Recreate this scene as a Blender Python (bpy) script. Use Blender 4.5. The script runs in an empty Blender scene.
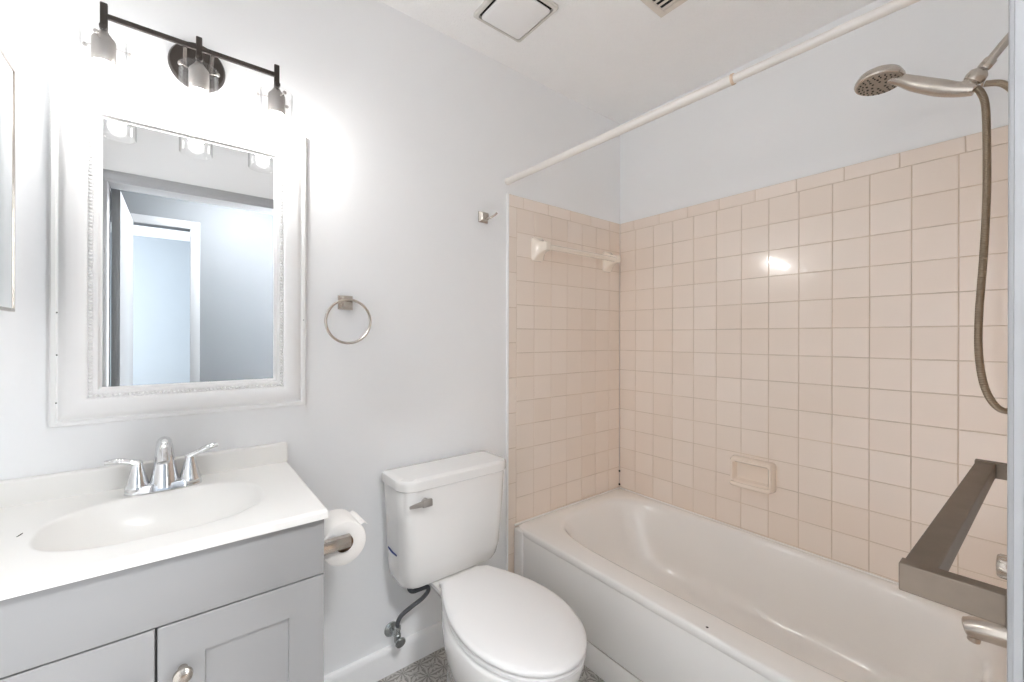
import bpy, bmesh, math, random
from mathutils import Vector, Matrix
random.seed(7)
sc = bpy.context.scene
COL = sc.collection
PI = math.pi

# ------------------------------------------------------------------ camera, world, exposure
YAW, ROLL, F_PX = 0.67034, 0.00261, 417.505
cam_d = bpy.data.cameras.new('camera')
cam = bpy.data.objects.new('camera', cam_d)
COL.objects.link(cam)
fw = Vector((math.sin(YAW), math.cos(YAW), 0))
rt = Vector((math.cos(YAW), -math.sin(YAW), 0))
up = Vector((0, 0, 1))
r2 = rt * math.cos(ROLL) + up * math.sin(ROLL)
u2 = up * math.cos(ROLL) - rt * math.sin(ROLL)
M3 = Matrix((r2, u2, -fw)).transposed()
cam.matrix_world = Matrix.Translation((0, -1.45272, 1.21)) @ M3.to_4x4()
cam_d.sensor_width = 36.0
cam_d.lens = F_PX * 36.0 / 1024.0
cam_d.shift_y = -(341.0 - 337.165) / 1024.0
cam_d.clip_start = 0.005
sc.camera = cam

world = bpy.data.worlds.new('daylight')
sc.world = world
world.use_nodes = True
bg = world.node_tree.nodes['Background']
bg.inputs[0].default_value = (0.72, 0.85, 1.0, 1)
bg.inputs[1].default_value = 1.6

sc.view_settings.view_transform = 'Standard'
sc.view_settings.look = 'None'
sc.view_settings.gamma = 1.0
sc.view_settings.use_curve_mapping = False
sc.view_settings.exposure = 1.22
sc.cycles.max_bounces = 24
sc.cycles.diffuse_bounces = 16
sc.cycles.glossy_bounces = 8
sc.cycles.transparent_max_bounces = 24
sc.cycles.caustics_reflective = False
sc.cycles.caustics_refractive = False
sc.cycles.sample_clamp_indirect = 6.0

BULB = 60.0          # emission of the three vanity bulbs
HALL_FILL = 88.0           # emission of the lamps added in the hall as fill
HALLWIN_FILL = 66.0       # fill through the added hall window (W)
WINDOW = 95.0       # daylight through the bedroom window (W)


def area_light(name, loc, rot, sx, sy, power, color):
    d = bpy.data.lights.new(name, 'AREA')
    d.shape = 'RECTANGLE'; d.size = sx; d.size_y = sy
    d.energy = power; d.color = color
    o = bpy.data.objects.new(name, d); COL.objects.link(o)
    o.location = loc; o.rotation_euler = rot
    return o

# daylight entering at the bedroom window (wall at x = -2.3, looking +x)
area_light('window_daylight', (-2.28, -3.9, 1.35), (0, -PI / 2, 0), 1.3, 1.5, WINDOW, (0.90, 0.95, 1.0))

area_light('hall_fill_light', (1.45, -2.75, 1.2), (PI / 2, 0, 0), 1.15, 1.85, HALLWIN_FILL, (0.96, 0.98, 1.0))  # fill light at the added hall window, out of the mirror's view


# ------------------------------------------------------------------ materials
def principled(name, color, rough=0.5, metal=0.0, spec=0.5, coat=0.0, bump=None, var=None, sss=0.0):
    m = bpy.data.materials.new(name); m.use_nodes = True
    nt = m.node_tree; b = nt.nodes['Principled BSDF']
    b.inputs['Base Color'].default_value = (*color, 1)
    b.inputs['Roughness'].default_value = rough
    b.inputs['Metallic'].default_value = metal
    b.inputs['Specular IOR Level'].default_value = spec
    b.inputs['Coat Weight'].default_value = coat
    b.inputs['Coat Roughness'].default_value = 0.05
    tc = nt.nodes.new('ShaderNodeTexCoord')
    if bump:
        scale, strength, dist = bump
        n = nt.nodes.new('ShaderNodeTexNoise'); n.inputs['Scale'].default_value = scale
        n.inputs['Detail'].default_value = 3
        bp = nt.nodes.new('ShaderNodeBump'); bp.inputs['Strength'].default_value = strength
        bp.inputs['Distance'].default_value = dist
        nt.links.new(tc.outputs['Object'], n.inputs['Vector'])
        nt.links.new(n.outputs['Fac'], bp.inputs['Height'])
        nt.links.new(bp.outputs['Normal'], b.inputs['Normal'])
    if var:
        scale, amt = var
        n = nt.nodes.new('ShaderNodeTexNoise'); n.inputs['Scale'].default_value = scale
        n.inputs['Detail'].default_value = 4
        r = nt.nodes.new('ShaderNodeValToRGB')
        r.color_ramp.elements[0].position = 0.3; r.color_ramp.elements[1].position = 0.7
        r.color_ramp.elements[0].color = (*[c * (1 - amt) for c in color], 1)
        r.color_ramp.elements[1].color = (*color, 1)
        nt.links.new(tc.outputs['Object'], n.inputs['Vector'])
        nt.links.new(n.outputs['Fac'], r.inputs['Fac'])
        nt.links.new(r.outputs['Color'], b.inputs['Base Color'])
    return m


def srgb(r, g, b):
    f = lambda v: (v / 255 / 12.92) if v <= 10 else ((v / 255 + 0.055) / 1.055) ** 2.4
    return (f(r), f(g), f(b))


M = {}
M['paint'] = principled('wall_paint', srgb(241, 242, 243), 0.55, spec=0.3, bump=(60, 0.10, 0.004), var=(3, 0.015))
M['ceiling'] = principled('popcorn_ceiling', srgb(250, 250, 250), 0.9, spec=0.1, bump=(170, 0.55, 0.007), var=(8, 0.02))
M['trim'] = principled('trim_paint', srgb(242, 242, 242), 0.35, spec=0.4, var=(6, 0.02))
M['cabinet'] = principled('cabinet_paint', srgb(156, 156, 156), 0.4, spec=0.35, var=(4, 0.015))
M['marble'] = principled('cultured_marble', srgb(234, 233, 230), 0.28, spec=0.45, coat=0.1, var=(5, 0.015))
M['porcelain'] = principled('porcelain', srgb(230, 229, 227), 0.10, spec=0.55, coat=0.5, var=(3, 0.01))
M['seat'] = principled('seat_plastic', srgb(220, 219, 218), 0.28, spec=0.45, var=(3, 0.01))
M['tub'] = principled('tub_enamel', srgb(242, 240, 237), 0.13, spec=0.5, coat=0.4, var=(3, 0.02))
M['grout'] = principled('grout', srgb(226, 209, 190), 0.9, spec=0.1, var=(9, 0.25))
M['almond'] = principled('almond_ceramic', srgb(238, 225, 211), 0.12, spec=0.5, coat=0.3, var=(8, 0.02))
M['cream'] = principled('cream_ceramic', srgb(240, 230, 217), 0.12, spec=0.5, coat=0.3, var=(8, 0.02))
M['chrome'] = principled('chrome', srgb(225, 226, 228), 0.08, metal=1.0, var=(20, 0.05))
M['nickel'] = principled('brushed_nickel', srgb(200, 192, 183), 0.26, metal=1.0, var=(30, 0.10))
M['nickel_dark'] = principled('aged_nickel', srgb(138, 126, 114), 0.48, metal=1.0, var=(40, 0.12))
M['nickel_hose'] = principled('nickel_hose', srgb(172, 158, 140), 0.3, metal=1.0, var=(30, 0.1))
M['satin'] = principled('satin_socket', srgb(178, 174, 170), 0.35, metal=0.85, var=(30, 0.1))
M['bronze'] = principled('dark_bronze', srgb(72, 66, 62), 0.35, metal=0.7, var=(30, 0.15))
M['black'] = principled('dark_gap', srgb(22, 20, 18), 0.8, var=(20, 0.1))
M['rod'] = principled('rod_enamel', srgb(226, 221, 215), 0.3, spec=0.4, var=(8, 0.02))
M['rod_cap'] = principled('rod_cap_plastic', srgb(214, 188, 164), 0.4, var=(8, 0.02))
M['grille'] = principled('grille_paint', srgb(224, 216, 206), 0.45, var=(8, 0.04))
M['tissue'] = principled('tissue', srgb(242, 240, 237), 0.95, spec=0.05, bump=(180, 0.25, 0.001), var=(30, 0.03))
M['card'] = principled('brown_card', srgb(120, 96, 76), 0.9, spec=0.1, var=(30, 0.1))
M['hose_grey'] = principled('braided_grey', srgb(92, 94, 98), 0.55, metal=0.3, bump=(400, 0.5, 0.001), var=(200, 0.3))
M['valve'] = principled('valve_chrome', srgb(188, 192, 192), 0.25, metal=0.9, var=(40, 0.2))
M['blue'] = principled('blue_ink', srgb(38, 54, 112), 0.5, var=(50, 0.1))
M['mirror'] = principled('mirror_silver', (0.93, 0.945, 0.95), 0.0, metal=1.0)
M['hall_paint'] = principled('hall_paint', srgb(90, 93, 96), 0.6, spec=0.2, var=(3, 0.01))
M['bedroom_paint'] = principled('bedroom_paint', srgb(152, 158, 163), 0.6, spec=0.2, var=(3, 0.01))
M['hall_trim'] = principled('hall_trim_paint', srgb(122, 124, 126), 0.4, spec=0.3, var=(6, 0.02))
M['fan_paint'] = principled('fan_paint', srgb(214, 211, 206), 0.45, var=(8, 0.03))
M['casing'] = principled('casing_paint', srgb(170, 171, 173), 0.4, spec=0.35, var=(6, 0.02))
M['wood'] = principled('hall_floor', srgb(150, 128, 106), 0.45, var=(6, 0.25))
M['rubber'] = principled('nozzle_rubber', srgb(48, 46, 44), 0.6, var=(30, 0.1))
M['face'] = principled('spray_face', srgb(168, 158, 146), 0.35, metal=0.6, var=(30, 0.1))


def emission(name, color, s):
    m = bpy.data.materials.new(name); m.use_nodes = True
    nt = m.node_tree; nt.nodes.clear()
    e = nt.nodes.new('ShaderNodeEmission'); e.inputs[0].default_value = (*color, 1); e.inputs[1].default_value = s
    o = nt.nodes.new('ShaderNodeOutputMaterial'); nt.links.new(e.outputs[0], o.inputs[0])
    return m


M['bulb'] = emission('bulb_glow', (1.0, 0.985, 0.965), BULB)
M['lamp'] = emission('hall_fill_glow', (0.98, 0.985, 1.0), HALL_FILL)


def clear_glass():
    m = bpy.data.materials.new('thin_clear_glass'); m.use_nodes = True
    nt = m.node_tree; nt.nodes.clear()
    t = nt.nodes.new('ShaderNodeBsdfTransparent'); t.inputs[0].default_value = (0.985, 0.985, 0.985, 1)
    g = nt.nodes.new('ShaderNodeBsdfGlossy'); g.inputs['Roughness'].default_value = 0.03
    lw = nt.nodes.new('ShaderNodeLayerWeight'); lw.inputs[0].default_value = 0.25
    mp = nt.nodes.new('ShaderNodeMapRange'); mp.inputs['To Min'].default_value = 0.02; mp.inputs['To Max'].default_value = 0.30
    n = nt.nodes.new('ShaderNodeTexNoise'); n.inputs['Scale'].default_value = 25
    tc = nt.nodes.new('ShaderNodeTexCoord')
    bp = nt.nodes.new('ShaderNodeBump'); bp.inputs['Strength'].default_value = 0.15; bp.inputs['Distance'].default_value = 0.002
    nt.links.new(tc.outputs['Object'], n.inputs['Vector']); nt.links.new(n.outputs['Fac'], bp.inputs['Height'])
    nt.links.new(bp.outputs['Normal'], g.inputs['Normal'])
    mx = nt.nodes.new('ShaderNodeMixShader'); o = nt.nodes.new('ShaderNodeOutputMaterial')
    nt.links.new(lw.outputs['Facing'], mp.inputs['Value']); nt.links.new(mp.outputs[0], mx.inputs[0])
    rp_ = nt.nodes.new('ShaderNodeValToRGB')
    rp_.color_ramp.elements[0].position = 0.35; rp_.color_ramp.elements[0].color = (0.985, 0.985, 0.985, 1)
    rp_.color_ramp.elements[1].position = 0.95; rp_.color_ramp.elements[1].color = (0.55, 0.56, 0.56, 1)
    nt.links.new(lw.outputs['Facing'], rp_.inputs['Fac']); nt.links.new(rp_.outputs['Color'], t.inputs[0])
    nt.links.new(t.outputs[0], mx.inputs[1]); nt.links.new(g.outputs[0], mx.inputs[2])
    nt.links.new(mx.outputs[0], o.inputs[0])
    return m


M['glass'] = clear_glass()


def tile_material():
    m = principled('beige_tile', srgb(238, 225, 213), 0.14, spec=0.5, coat=0.35)
    nt = m.node_tree; b = nt.nodes['Principled BSDF']
    geo = nt.nodes.new('ShaderNodeNewGeometry')
    r = nt.nodes.new('ShaderNodeValToRGB')
    r.color_ramp.elements[0].color = (*srgb(236, 222, 209), 1)
    r.color_ramp.elements[1].color = (*srgb(240, 228, 217), 1)
    nt.links.new(geo.outputs['Random Per Island'], r.inputs['Fac'])
    nt.links.new(r.outputs['Color'], b.inputs['Base Color'])
    n = nt.nodes.new('ShaderNodeTexNoise'); n.inputs['Scale'].default_value = 9; n.inputs['Detail'].default_value = 1
    bp = nt.nodes.new('ShaderNodeBump'); bp.inputs['Strength'].default_value = 0.06; bp.inputs['Distance'].default_value = 0.004
    tc = nt.nodes.new('ShaderNodeTexCoord')
    nt.links.new(tc.outputs['Object'], n.inputs['Vector']); nt.links.new(n.outputs['Fac'], bp.inputs['Height'])
    nt.links.new(bp.outputs['Normal'], b.inputs['Normal']); nt.links.new(bp.outputs['Normal'], b.inputs['Coat Normal'])
    return m


M['tile'] = tile_material()


def floor_material():
    """grey vinyl with pale leaf rosettes repeated on a 0.115 m grid"""
    m = principled('patterned_vinyl', srgb(120, 118, 116), 0.45, spec=0.35)
    nt = m.node_tree; b = nt.nodes['Principled BSDF']; L = nt.links.new
    tc = nt.nodes.new('ShaderNodeTexCoord')
    sep = nt.nodes.new('ShaderNodeSeparateXYZ'); L(tc.outputs['Object'], sep.inputs[0])

    def mth(op, a, c=None, d=None):
        n = nt.nodes.new('ShaderNodeMath'); n.operation = op
        for i, v in enumerate((a, c, d)):
            if v is None: continue
            if isinstance(v, (int, float)): n.inputs[i].default_value = v
            else: L(v, n.inputs[i])
        return n.outputs[0]

    def rosette(off, cell, petals, rmax, r0):
        u = mth('SUBTRACT', mth('FRACT', mth('ADD', mth('DIVIDE', sep.outputs[0], cell), off)), 0.5)
        v = mth('SUBTRACT', mth('FRACT', mth('ADD', mth('DIVIDE', sep.outputs[1], cell), off)), 0.5)
        r = mth('SQRT', mth('ADD', mth('MULTIPLY', u, u), mth('MULTIPLY', v, v)))
        a = mth('ARCTAN2', v, u)
        c = mth('COSINE', mth('MULTIPLY', a, petals))
        prof = mth('SINE', mth('MULTIPLY', mth('DIVIDE', mth('SUBTRACT', r, r0), rmax - r0), PI))
        ok = mth('MULTIPLY', mth('LESS_THAN', r, rmax), mth('GREATER_THAN', r, r0))
        return mth('MULTIPLY', ok, mth('GREATER_THAN', mth('ADD', c, mth('MULTIPLY', prof, 0.75)), 0.75))

    a = rosette(0.0, 0.066, 10, 0.56, 0.07)
    c = rosette(0.5, 0.066, 8, 0.36, 0.06)
    d = rosette(0.25, 0.033, 6, 0.4, 0.06)
    tot = mth('MAXIMUM', a, mth('MAXIMUM', c, mth('MULTIPLY', d, 0.5)))
    mix = nt.nodes.new('ShaderNodeMix'); mix.data_type = 'RGBA'
    L(tot, mix.inputs['Factor'])
    mix.inputs['A'].default_value = (*srgb(140, 137, 133), 1)
    mix.inputs['B'].default_value = (*srgb(186, 183, 179), 1)
    L(mix.outputs['Result'], b.inputs['Base Color'])
    return m


M['floor'] = floor_material()


# ------------------------------------------------------------------ mesh helpers
class MB:
    """collects shapes into one bmesh"""
    def __init__(self):
        self.bm = bmesh.new(); self.mi = 0

    def _add(self, verts, faces):
        vs = [self.bm.verts.new(v) for v in verts]
        for f in faces:
            try:
                fc = self.bm.faces.new([vs[i] for i in f]); fc.material_index = self.mi
            except ValueError:
                pass
        return vs

    def box(self, lo, hi, bev=0.0, seg=2, rot=None, org=None):
        b = bmesh.new()
        bmesh.ops.create_cube(b, size=1.0)
        s = [hi[i] - lo[i] for i in range(3)]; c = [(hi[i] + lo[i]) / 2 for i in range(3)]
        for v in b.verts:
            v.co = Vector((v.co.x * s[0] + c[0], v.co.y * s[1] + c[1], v.co.z * s[2] + c[2]))
        if bev > 0:
            bmesh.ops.bevel(b, geom=b.edges[:], offset=bev, segments=seg, profile=0.5, affect='EDGES')
        if rot is not None:
            o = Vector(org if org is not None else c)
            for v in b.verts: v.co = rot @ (v.co - o) + o
        self.merge(b)
        return self

    def merge(self, b):
        b.verts.index_update()
        self._add([v.co.copy() for v in b.verts], [[v.index for v in f.verts] for f in b.faces])
        b.free()

    def loft(self, rings, cap=True, closed=True, cap0=True):
        """rings: list of equal length loops of points"""
        n = len(rings[0]); vs = [p for r in rings for p in r]; fs = []
        for i in range(len(rings) - 1):
            for j in range(n if closed else n - 1):
                k = (j + 1) % n
                fs.append((i * n + j, i * n + k, (i + 1) * n + k, (i + 1) * n + j))
        if cap and closed:
            if cap0: fs.append(tuple(reversed(range(n))))
            fs.append(tuple((len(rings) - 1) * n + j for j in range(n)))
        self._add(vs, fs)
        return self

    def lathe(self, prof, base=(0, 0, 0), axis=(0, 0, 1), seg=24, cap=True):
        """prof: (radius, height) along axis from base"""
        a = Vector(axis).normalized()
        t = Vector((1, 0, 0)) if abs(a.x) < 0.9 else Vector((0, 1, 0))
        e1 = a.cross(t).normalized(); e2 = a.cross(e1)
        B = Vector(base); rings = []
        for r, h in prof:
            rings.append([B + a * h + (e1 * math.cos(2 * PI * k / seg) + e2 * math.sin(2 * PI * k / seg)) * max(r, 1e-5) for k in range(seg)])
        return self.loft(rings, cap)

    def tube(self, pts, rad, seg=12, sub=0, cap=True, flat=None):
        """round tube through pts; rad number or list; flat=(vector, factor) squashes along a direction"""
        P = [Vector(p) for p in pts]
        R = rad if isinstance(rad, (list, tuple)) else [rad] * len(P)
        if sub:
            Q = []; RR = []
            for i in range(len(P) - 1):
                p0 = P[max(i - 1, 0)]; p1 = P[i]; p2 = P[i + 1]; p3 = P[min(i + 2, len(P) - 1)]
                for s in range(sub):
                    t = s / sub
                    Q.append(0.5 * ((2 * p1) + (p2 - p0) * t + (2 * p0 - 5 * p1 + 4 * p2 - p3) * t * t + (3 * p1 - p0 - 3 * p2 + p3) * t ** 3))
                    RR.append(R[i] * (1 - t) + R[i + 1] * t)
            Q.append(P[-1]); RR.append(R[-1]); P, R = Q, RR
        rings = []; e1 = None
        for i, p in enumerate(P):
            d = (P[min(i + 1, len(P) - 1)] - P[max(i - 1, 0)]).normalized()
            if e1 is None:
                t = Vector((0, 0, 1)) if abs(d.z) < 0.9 else Vector((1, 0, 0))
                e1 = d.cross(t).normalized()
            else:
                e1 = (e1 - d * e1.dot(d)).normalized()
            e2 = d.cross(e1)
            ring = []
            for k in range(seg):
                o = (e1 * math.cos(2 * PI * k / seg) + e2 * math.sin(2 * PI * k / seg)) * R[i]
                if flat is not None:
                    fv = Vector(flat[0]).normalized(); o -= fv * o.dot(fv) * (1 - flat[1])
                ring.append(p + o)
            rings.append(ring)
        return self.loft(rings, cap)

    def prism(self, outline, axis, a, b):
        """outline in the two other axes (in order), extruded from a to b along axis"""
        def pt(u, v, w):
            return {'x': (w, u, v), 'y': (u, w, v), 'z': (u, v, w)}[axis]
        return self.loft([[Vector(pt(u, v, a)) for u, v in outline], [Vector(pt(u, v, b)) for u, v in outline]])

    def build(self, name, mats, parent=None, smooth=True, angle=35, bevel=None, kind=None, label=None):
        if not isinstance(mats, (list, tuple)): mats = [mats]
        bmesh.ops.recalc_face_normals(self.bm, faces=self.bm.faces[:])
        me = bpy.data.meshes.new(name); self.bm.to_mesh(me); self.bm.free()
        for m in mats: me.materials.append(M[m])
        if smooth:
            for p in me.polygons: p.use_smooth = True
            me.set_sharp_from_angle(angle=math.radians(angle))
        o = bpy.data.objects.new(name, me); COL.objects.link(o)
        if parent is not None:
            o.parent = parent
            o.matrix_parent_inverse = Matrix.Translation(-world_loc(parent))
        if bevel:
            md = o.modifiers.new('bevel', 'BEVEL'); md.width = bevel; md.segments = 2; md.limit_method = 'ANGLE'
        if kind: o['kind'] = kind
        if label: o['label'] = label
        return o


def world_loc(o):
    # meshes are built in world coordinates, so only the Empties carry an offset
    return o.location.copy() if o.type == 'EMPTY' else Vector((0, 0, 0))


def thing(name, label, cat, loc=(0, 0, 0), group=None):
    o = bpy.data.objects.new(name, None); COL.objects.link(o)
    o.location = loc; o.empty_display_size = 0.05
    o['label'] = label; o['category'] = cat
    if group: o['group'] = group
    return o


def tag(o, label, cat, group=None):
    o['label'] = label; o['category'] = cat
    if group: o['group'] = group
    return o


def rrect(cx, cy, hx, hy, r, n=6):
    """rounded rectangle outline; r number or 4 radii (++ -+ -- +-)"""
    R = r if isinstance(r, (list, tuple)) else [r] * 4
    out = []
    for q, (sx, sy) in enumerate(((1, 1), (-1, 1), (-1, -1), (1, -1))):
        rr = R[q]
        ox, oy = cx + sx * (hx - rr), cy + sy * (hy - rr)
        for k in range(n + 1):
            a = q * PI / 2 + k * PI / 2 / n
            out.append((ox + rr * math.cos(a), oy + rr * math.sin(a)))
    return out


def ring3(outline, z):
    return [Vector((x, y, z)) for x, y in outline]


# ------------------------------------------------------------------ setting
ZC = 2.405                 # ceiling
XL, XR = -0.328, 1.9268    # left wall, right wall (painted faces)
YB, YF = 0.006, -1.458     # vanity wall, door wall
TX, TY = 1.9188, 0.0       # tile faces
P = 0.1085                 # tile pitch
ZT = 0.36                  # bottom of tiles at the tub
JL, JR, DH = -0.29, 0.53, 1.985    # door opening

MB().box((XL - .1, YF - .05, -.05), (XR + .1, YB + .1, 0)).build('floor', 'floor', kind='structure', smooth=False)
MB().box((XL - .1, YF - .11, ZC), (XR + .1, YB + .1, ZC + .08)).build('ceiling', 'ceiling', kind='structure', smooth=False)
wall_back = MB().box((XL - .1, YB, 0), (XR + .1, YB + .1, ZC)).build('wall_back', 'paint', kind='structure', smooth=False)
wall_right = MB().box((XR, YF - .11, 0), (XR + .1, YB, ZC)).build('wall_right', 'paint', kind='structure', smooth=False)
MB().box((XL - .1, YF - .11, 0), (XL, YB, ZC)).build('wall_left', 'paint', kind='structure', smooth=False)
mb = MB()
mb.box((XL, YF - .11, 0), (JL - .017, YF, ZC))
mb.box((JL - .017, YF - .11, DH + .017), (JR + .017, YF, ZC))
mb.box((JR + .017, YF - .11, 0), (XR, YF, ZC))
wall_front = mb.build('wall_front', 'paint', kind='structure', smooth=False)


def tile_panel(name, parent, to3, u0, u1, z0, ztop, first, trims_left, zline):
    """glazed tiles on a grout bed; to3(u, z, d) gives a point d proud of the bed"""
    mb = MB(); D = 0.007
    mb._add([to3(u0, z0, .0052), to3(u1, z0, .0052), to3(u1, ztop, .0052), to3(u0, ztop, .0052)], [(0, 1, 2, 3)])
    mb.mi = 1
    g = 0.0011

    def one(a, b, c, d):
        a += g; b -= g; c += g; d -= g
        if b - a < .004 or d - c < .004: return
        e = .0010
        t = [random.uniform(-.00009, .00009) for _ in range(4)]
        lo = [(a, c), (b, c), (b, d), (a, d)]
        mid = [(a + e * .35, c + e * .35), (b - e * .35, c + e * .35), (b - e * .35, d - e * .35), (a + e * .35, d - e * .35)]
        hi = [(a + e, c + e), (b - e, c + e), (b - e, d - e), (a + e, d - e)]
        rings = [[to3(x, z, .0050) for x, z in lo], [to3(x, z, D - .0005 + t[i]) for i, (x, z) in enumerate(mid)],
                 [to3(x, z, D + .0001 + t[i]) for i, (x, z) in enumerate(hi)]]
        vs = [p for r in rings for p in r]
        fs = [(i * 4 + j, i * 4 + (j + 1) % 4, (i + 1) * 4 + (j + 1) % 4, (i + 1) * 4 + j) for i in range(2) for j in range(4)]
        fs.append((8, 9, 10, 11))
        mb._add(vs, fs)
    ztile = zline + 6 * P          # top of the square tiles
    us = [u0 + first + i * P for i in range(40)]
    us = [u0] + [u for u in us if u < u1 - .004] + [u1]
    tl = 0.047 if trims_left else 0
    uend = u1 - tl
    us = [u for u in us if u < uend - .004] + [uend]
    zs = [zline + (i - 14) * P for i in range(40)]
    zs = [z0] + [z for z in zs if z0 + .004 < z < ztile - .004] + [ztile]
    for i in range(len(us) - 1):
        for j in range(len(zs) - 1):
            one(us[i], us[i + 1], zs[j], zs[j + 1])
    # bullnose trims
    x = u0; k = 0
    while x < u1 - .005:
        nx = min(x + (.1525 if k else .09), u1)
        one(x, nx, ztile, ztop); x = nx; k += 1
    if trims_left:
        z = z0; k = 0
        while z < ztile - .005:
            nz = min(z + (.1565 if k else .04), ztile)
            one(uend, u1, z, nz); z = nz; k += 1
    return mb.build(name, ['grout', 'tile'], parent, smooth=True, angle=12, label='beige square glazed tiles with bullnose border')


ZL = 1.21 - .07308 + 0.0025     # a tile row line (calibrated)
ZTOP = 1.843
# right wall: u = -y
tile_panel('tile_panel', wall_right, lambda u, z, d: Vector((TX + .0073 - d, -u, z)), 0, 1.452, .33, ZTOP, .1024, False, ZL)
# vanity wall end: u = TX - x ; trims on its outer edge
tile_panel('tile_panel', wall_back, lambda u, z, d: Vector((TX - u, TY + .0073 - d, z)), 0, TX - 1.131, .05, ZTOP, .0927, True, ZL)
# door wall behind the shower fittings
tile_panel('tile_panel', wall_front, lambda u, z, d: Vector((TX - u, -1.4592 + d, z)), 0, TX - 1.131, .33, ZTOP, .0927, True, ZL)
# white sealed edge where the tiles stop
mb = MB(); mb.box((1.1235, -.003, .0), (1.1325, YB, ZTOP + .001), .0015)
mb.build('tile_edge_strip', 'trim', wall_back)

# baseboard on the vanity wall between vanity and tub
mb = MB()
prof = [(YB, 0), (-.013, 0), (-.013, .075), (-.010, .085), (-.004, .092), (YB, .094)]
mb.prism(prof, 'x', .25, 1.131)
mb.build('baseboard_back', 'trim', kind='structure', bevel=.0012)

# door casing on the bathroom side, jambs through the wall, casing on the hall side
mb = MB()
for (x0, x1) in ((JR, JR + .058), (JL - .036, JL)):
    mb.box((x0, YF, 0), (x1, YF + .0145, DH + .0), .002)
    mb.box((x0 + .012, YF, 0), (x1 - .012, YF + .0215, DH), .003)
mb.box((JL - .036, YF, DH), (JR + .058, YF + .0145, DH + .058), .002)
mb.box((JL - .03, YF, DH + .012), (JR + .046, YF + .02, DH + .046), .003)
mb.box((JR, YF - .12, 0), (JR + .018, YF + .018, DH), .001)
mb.box((JL - .018, YF - .12, 0), (JL, YF + .001, DH), .001)
mb.box((JL, YF - .12, DH), (JR, YF + .004, DH + .018), .001)
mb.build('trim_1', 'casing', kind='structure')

# hall and bedroom seen through the doorway in the mirror
HY = -2.60; BX = 0.054
MB().box((-1.6, -5.2, -.05), (.75, HY - .1, -.001)).build('floor', 'wood', kind='structure', smooth=False)
MB().box((-1.6, HY - .1, -.05), (2.2, YF - .05, -.001)).build('floor', 'wood', kind='structure', smooth=False)
MB().box((-2.4, -5.2, ZC), (.75, HY - .1, ZC + .08)).build('ceiling', 'paint', kind='structure', smooth=False)
MB().box((-1.7, HY - .1, ZC), (2.3, YF - .11, ZC + .08)).build('ceiling', 'paint', kind='structure', smooth=False)
mb = MB()
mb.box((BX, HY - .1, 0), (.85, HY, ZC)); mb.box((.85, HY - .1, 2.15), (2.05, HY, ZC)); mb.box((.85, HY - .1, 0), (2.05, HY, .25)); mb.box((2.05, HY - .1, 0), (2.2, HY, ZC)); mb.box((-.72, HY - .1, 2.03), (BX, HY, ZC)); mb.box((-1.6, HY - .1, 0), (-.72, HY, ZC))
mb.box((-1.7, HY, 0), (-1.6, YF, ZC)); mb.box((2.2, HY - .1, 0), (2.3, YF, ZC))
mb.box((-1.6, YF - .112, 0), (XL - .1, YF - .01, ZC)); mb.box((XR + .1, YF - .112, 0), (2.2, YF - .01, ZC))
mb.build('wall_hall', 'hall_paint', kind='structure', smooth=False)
mb = MB()
mb.box((BX, HY, 0), (BX + .06, HY + .015, 2.09), .003); mb.box((-.72, HY, 2.03), (BX, HY + .015, 2.09), .003)
mb.box((-.78, HY, 0), (-.72, HY + .015, 2.09), .003)
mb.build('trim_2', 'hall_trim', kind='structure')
mb = MB()
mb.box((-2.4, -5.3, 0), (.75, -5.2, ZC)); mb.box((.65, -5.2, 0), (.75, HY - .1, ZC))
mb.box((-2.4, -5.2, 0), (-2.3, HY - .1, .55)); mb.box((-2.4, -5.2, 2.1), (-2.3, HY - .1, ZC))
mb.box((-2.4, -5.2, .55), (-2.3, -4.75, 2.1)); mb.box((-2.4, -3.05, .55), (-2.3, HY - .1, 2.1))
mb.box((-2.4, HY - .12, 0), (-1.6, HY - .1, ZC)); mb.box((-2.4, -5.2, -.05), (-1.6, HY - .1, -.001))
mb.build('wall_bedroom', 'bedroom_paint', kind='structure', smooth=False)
mb = MB()
for y in (-4.75, -3.91, -3.09): mb.box((-2.37, y, .55), (-2.33, y + .04, 2.1), .004)
for z in (.55, 1.30, 2.06): mb.box((-2.37, -4.75, z), (-2.33, -3.05, z + .04), .004)
mb.build('window_1', 'trim', kind='structure')

mb = MB()
for x in (.85, 1.43, 2.01): mb.box((x, HY - .07, .25), (x + .04, HY - .03, 2.15), .004)
for z in (.25, 2.11): mb.box((.85, HY - .07, z), (2.05, HY - .03, z + .04), .004)
mb.build('fill_window_2', 'trim', kind='structure')  # unseen window frame added around the hall fill light

# bathroom door swung out into the hall, seen edge on in the mirror
mb = MB(); mb.box((-.285, -2.30, .012), (-.250, -1.545, 1.975), .002)
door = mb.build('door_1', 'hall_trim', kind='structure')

# unseen lamps added on the hall ceiling to fill the bathroom
for i, (x, y) in enumerate(((.35, -2.02), (1.30, -2.02))):
    t = thing('hall_fill_lamp', ('added round white fill lamp on the hall ceiling, before the bathroom door' if i == 0 else 'added round white fill lamp at the right end of the hall'), 'fill light', (x, y, ZC), 'added hall fill lamps')
    mb = MB(); mb.lathe([(.15, 0), (.15, -.02), (.142, -.024)], (x, y, ZC)); mb.build('base', 'nickel', t)
    mb = MB(); mb.lathe([(.14, -.022), (.135, -.045), (.11, -.068), (.06, -.082), (.001, -.086)], (x, y, ZC)); mb.build('diffuser', 'lamp', t)

# ------------------------------------------------------------------ bathtub
TXF = 1.165; TYE = -1.449; ZR = .374


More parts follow.
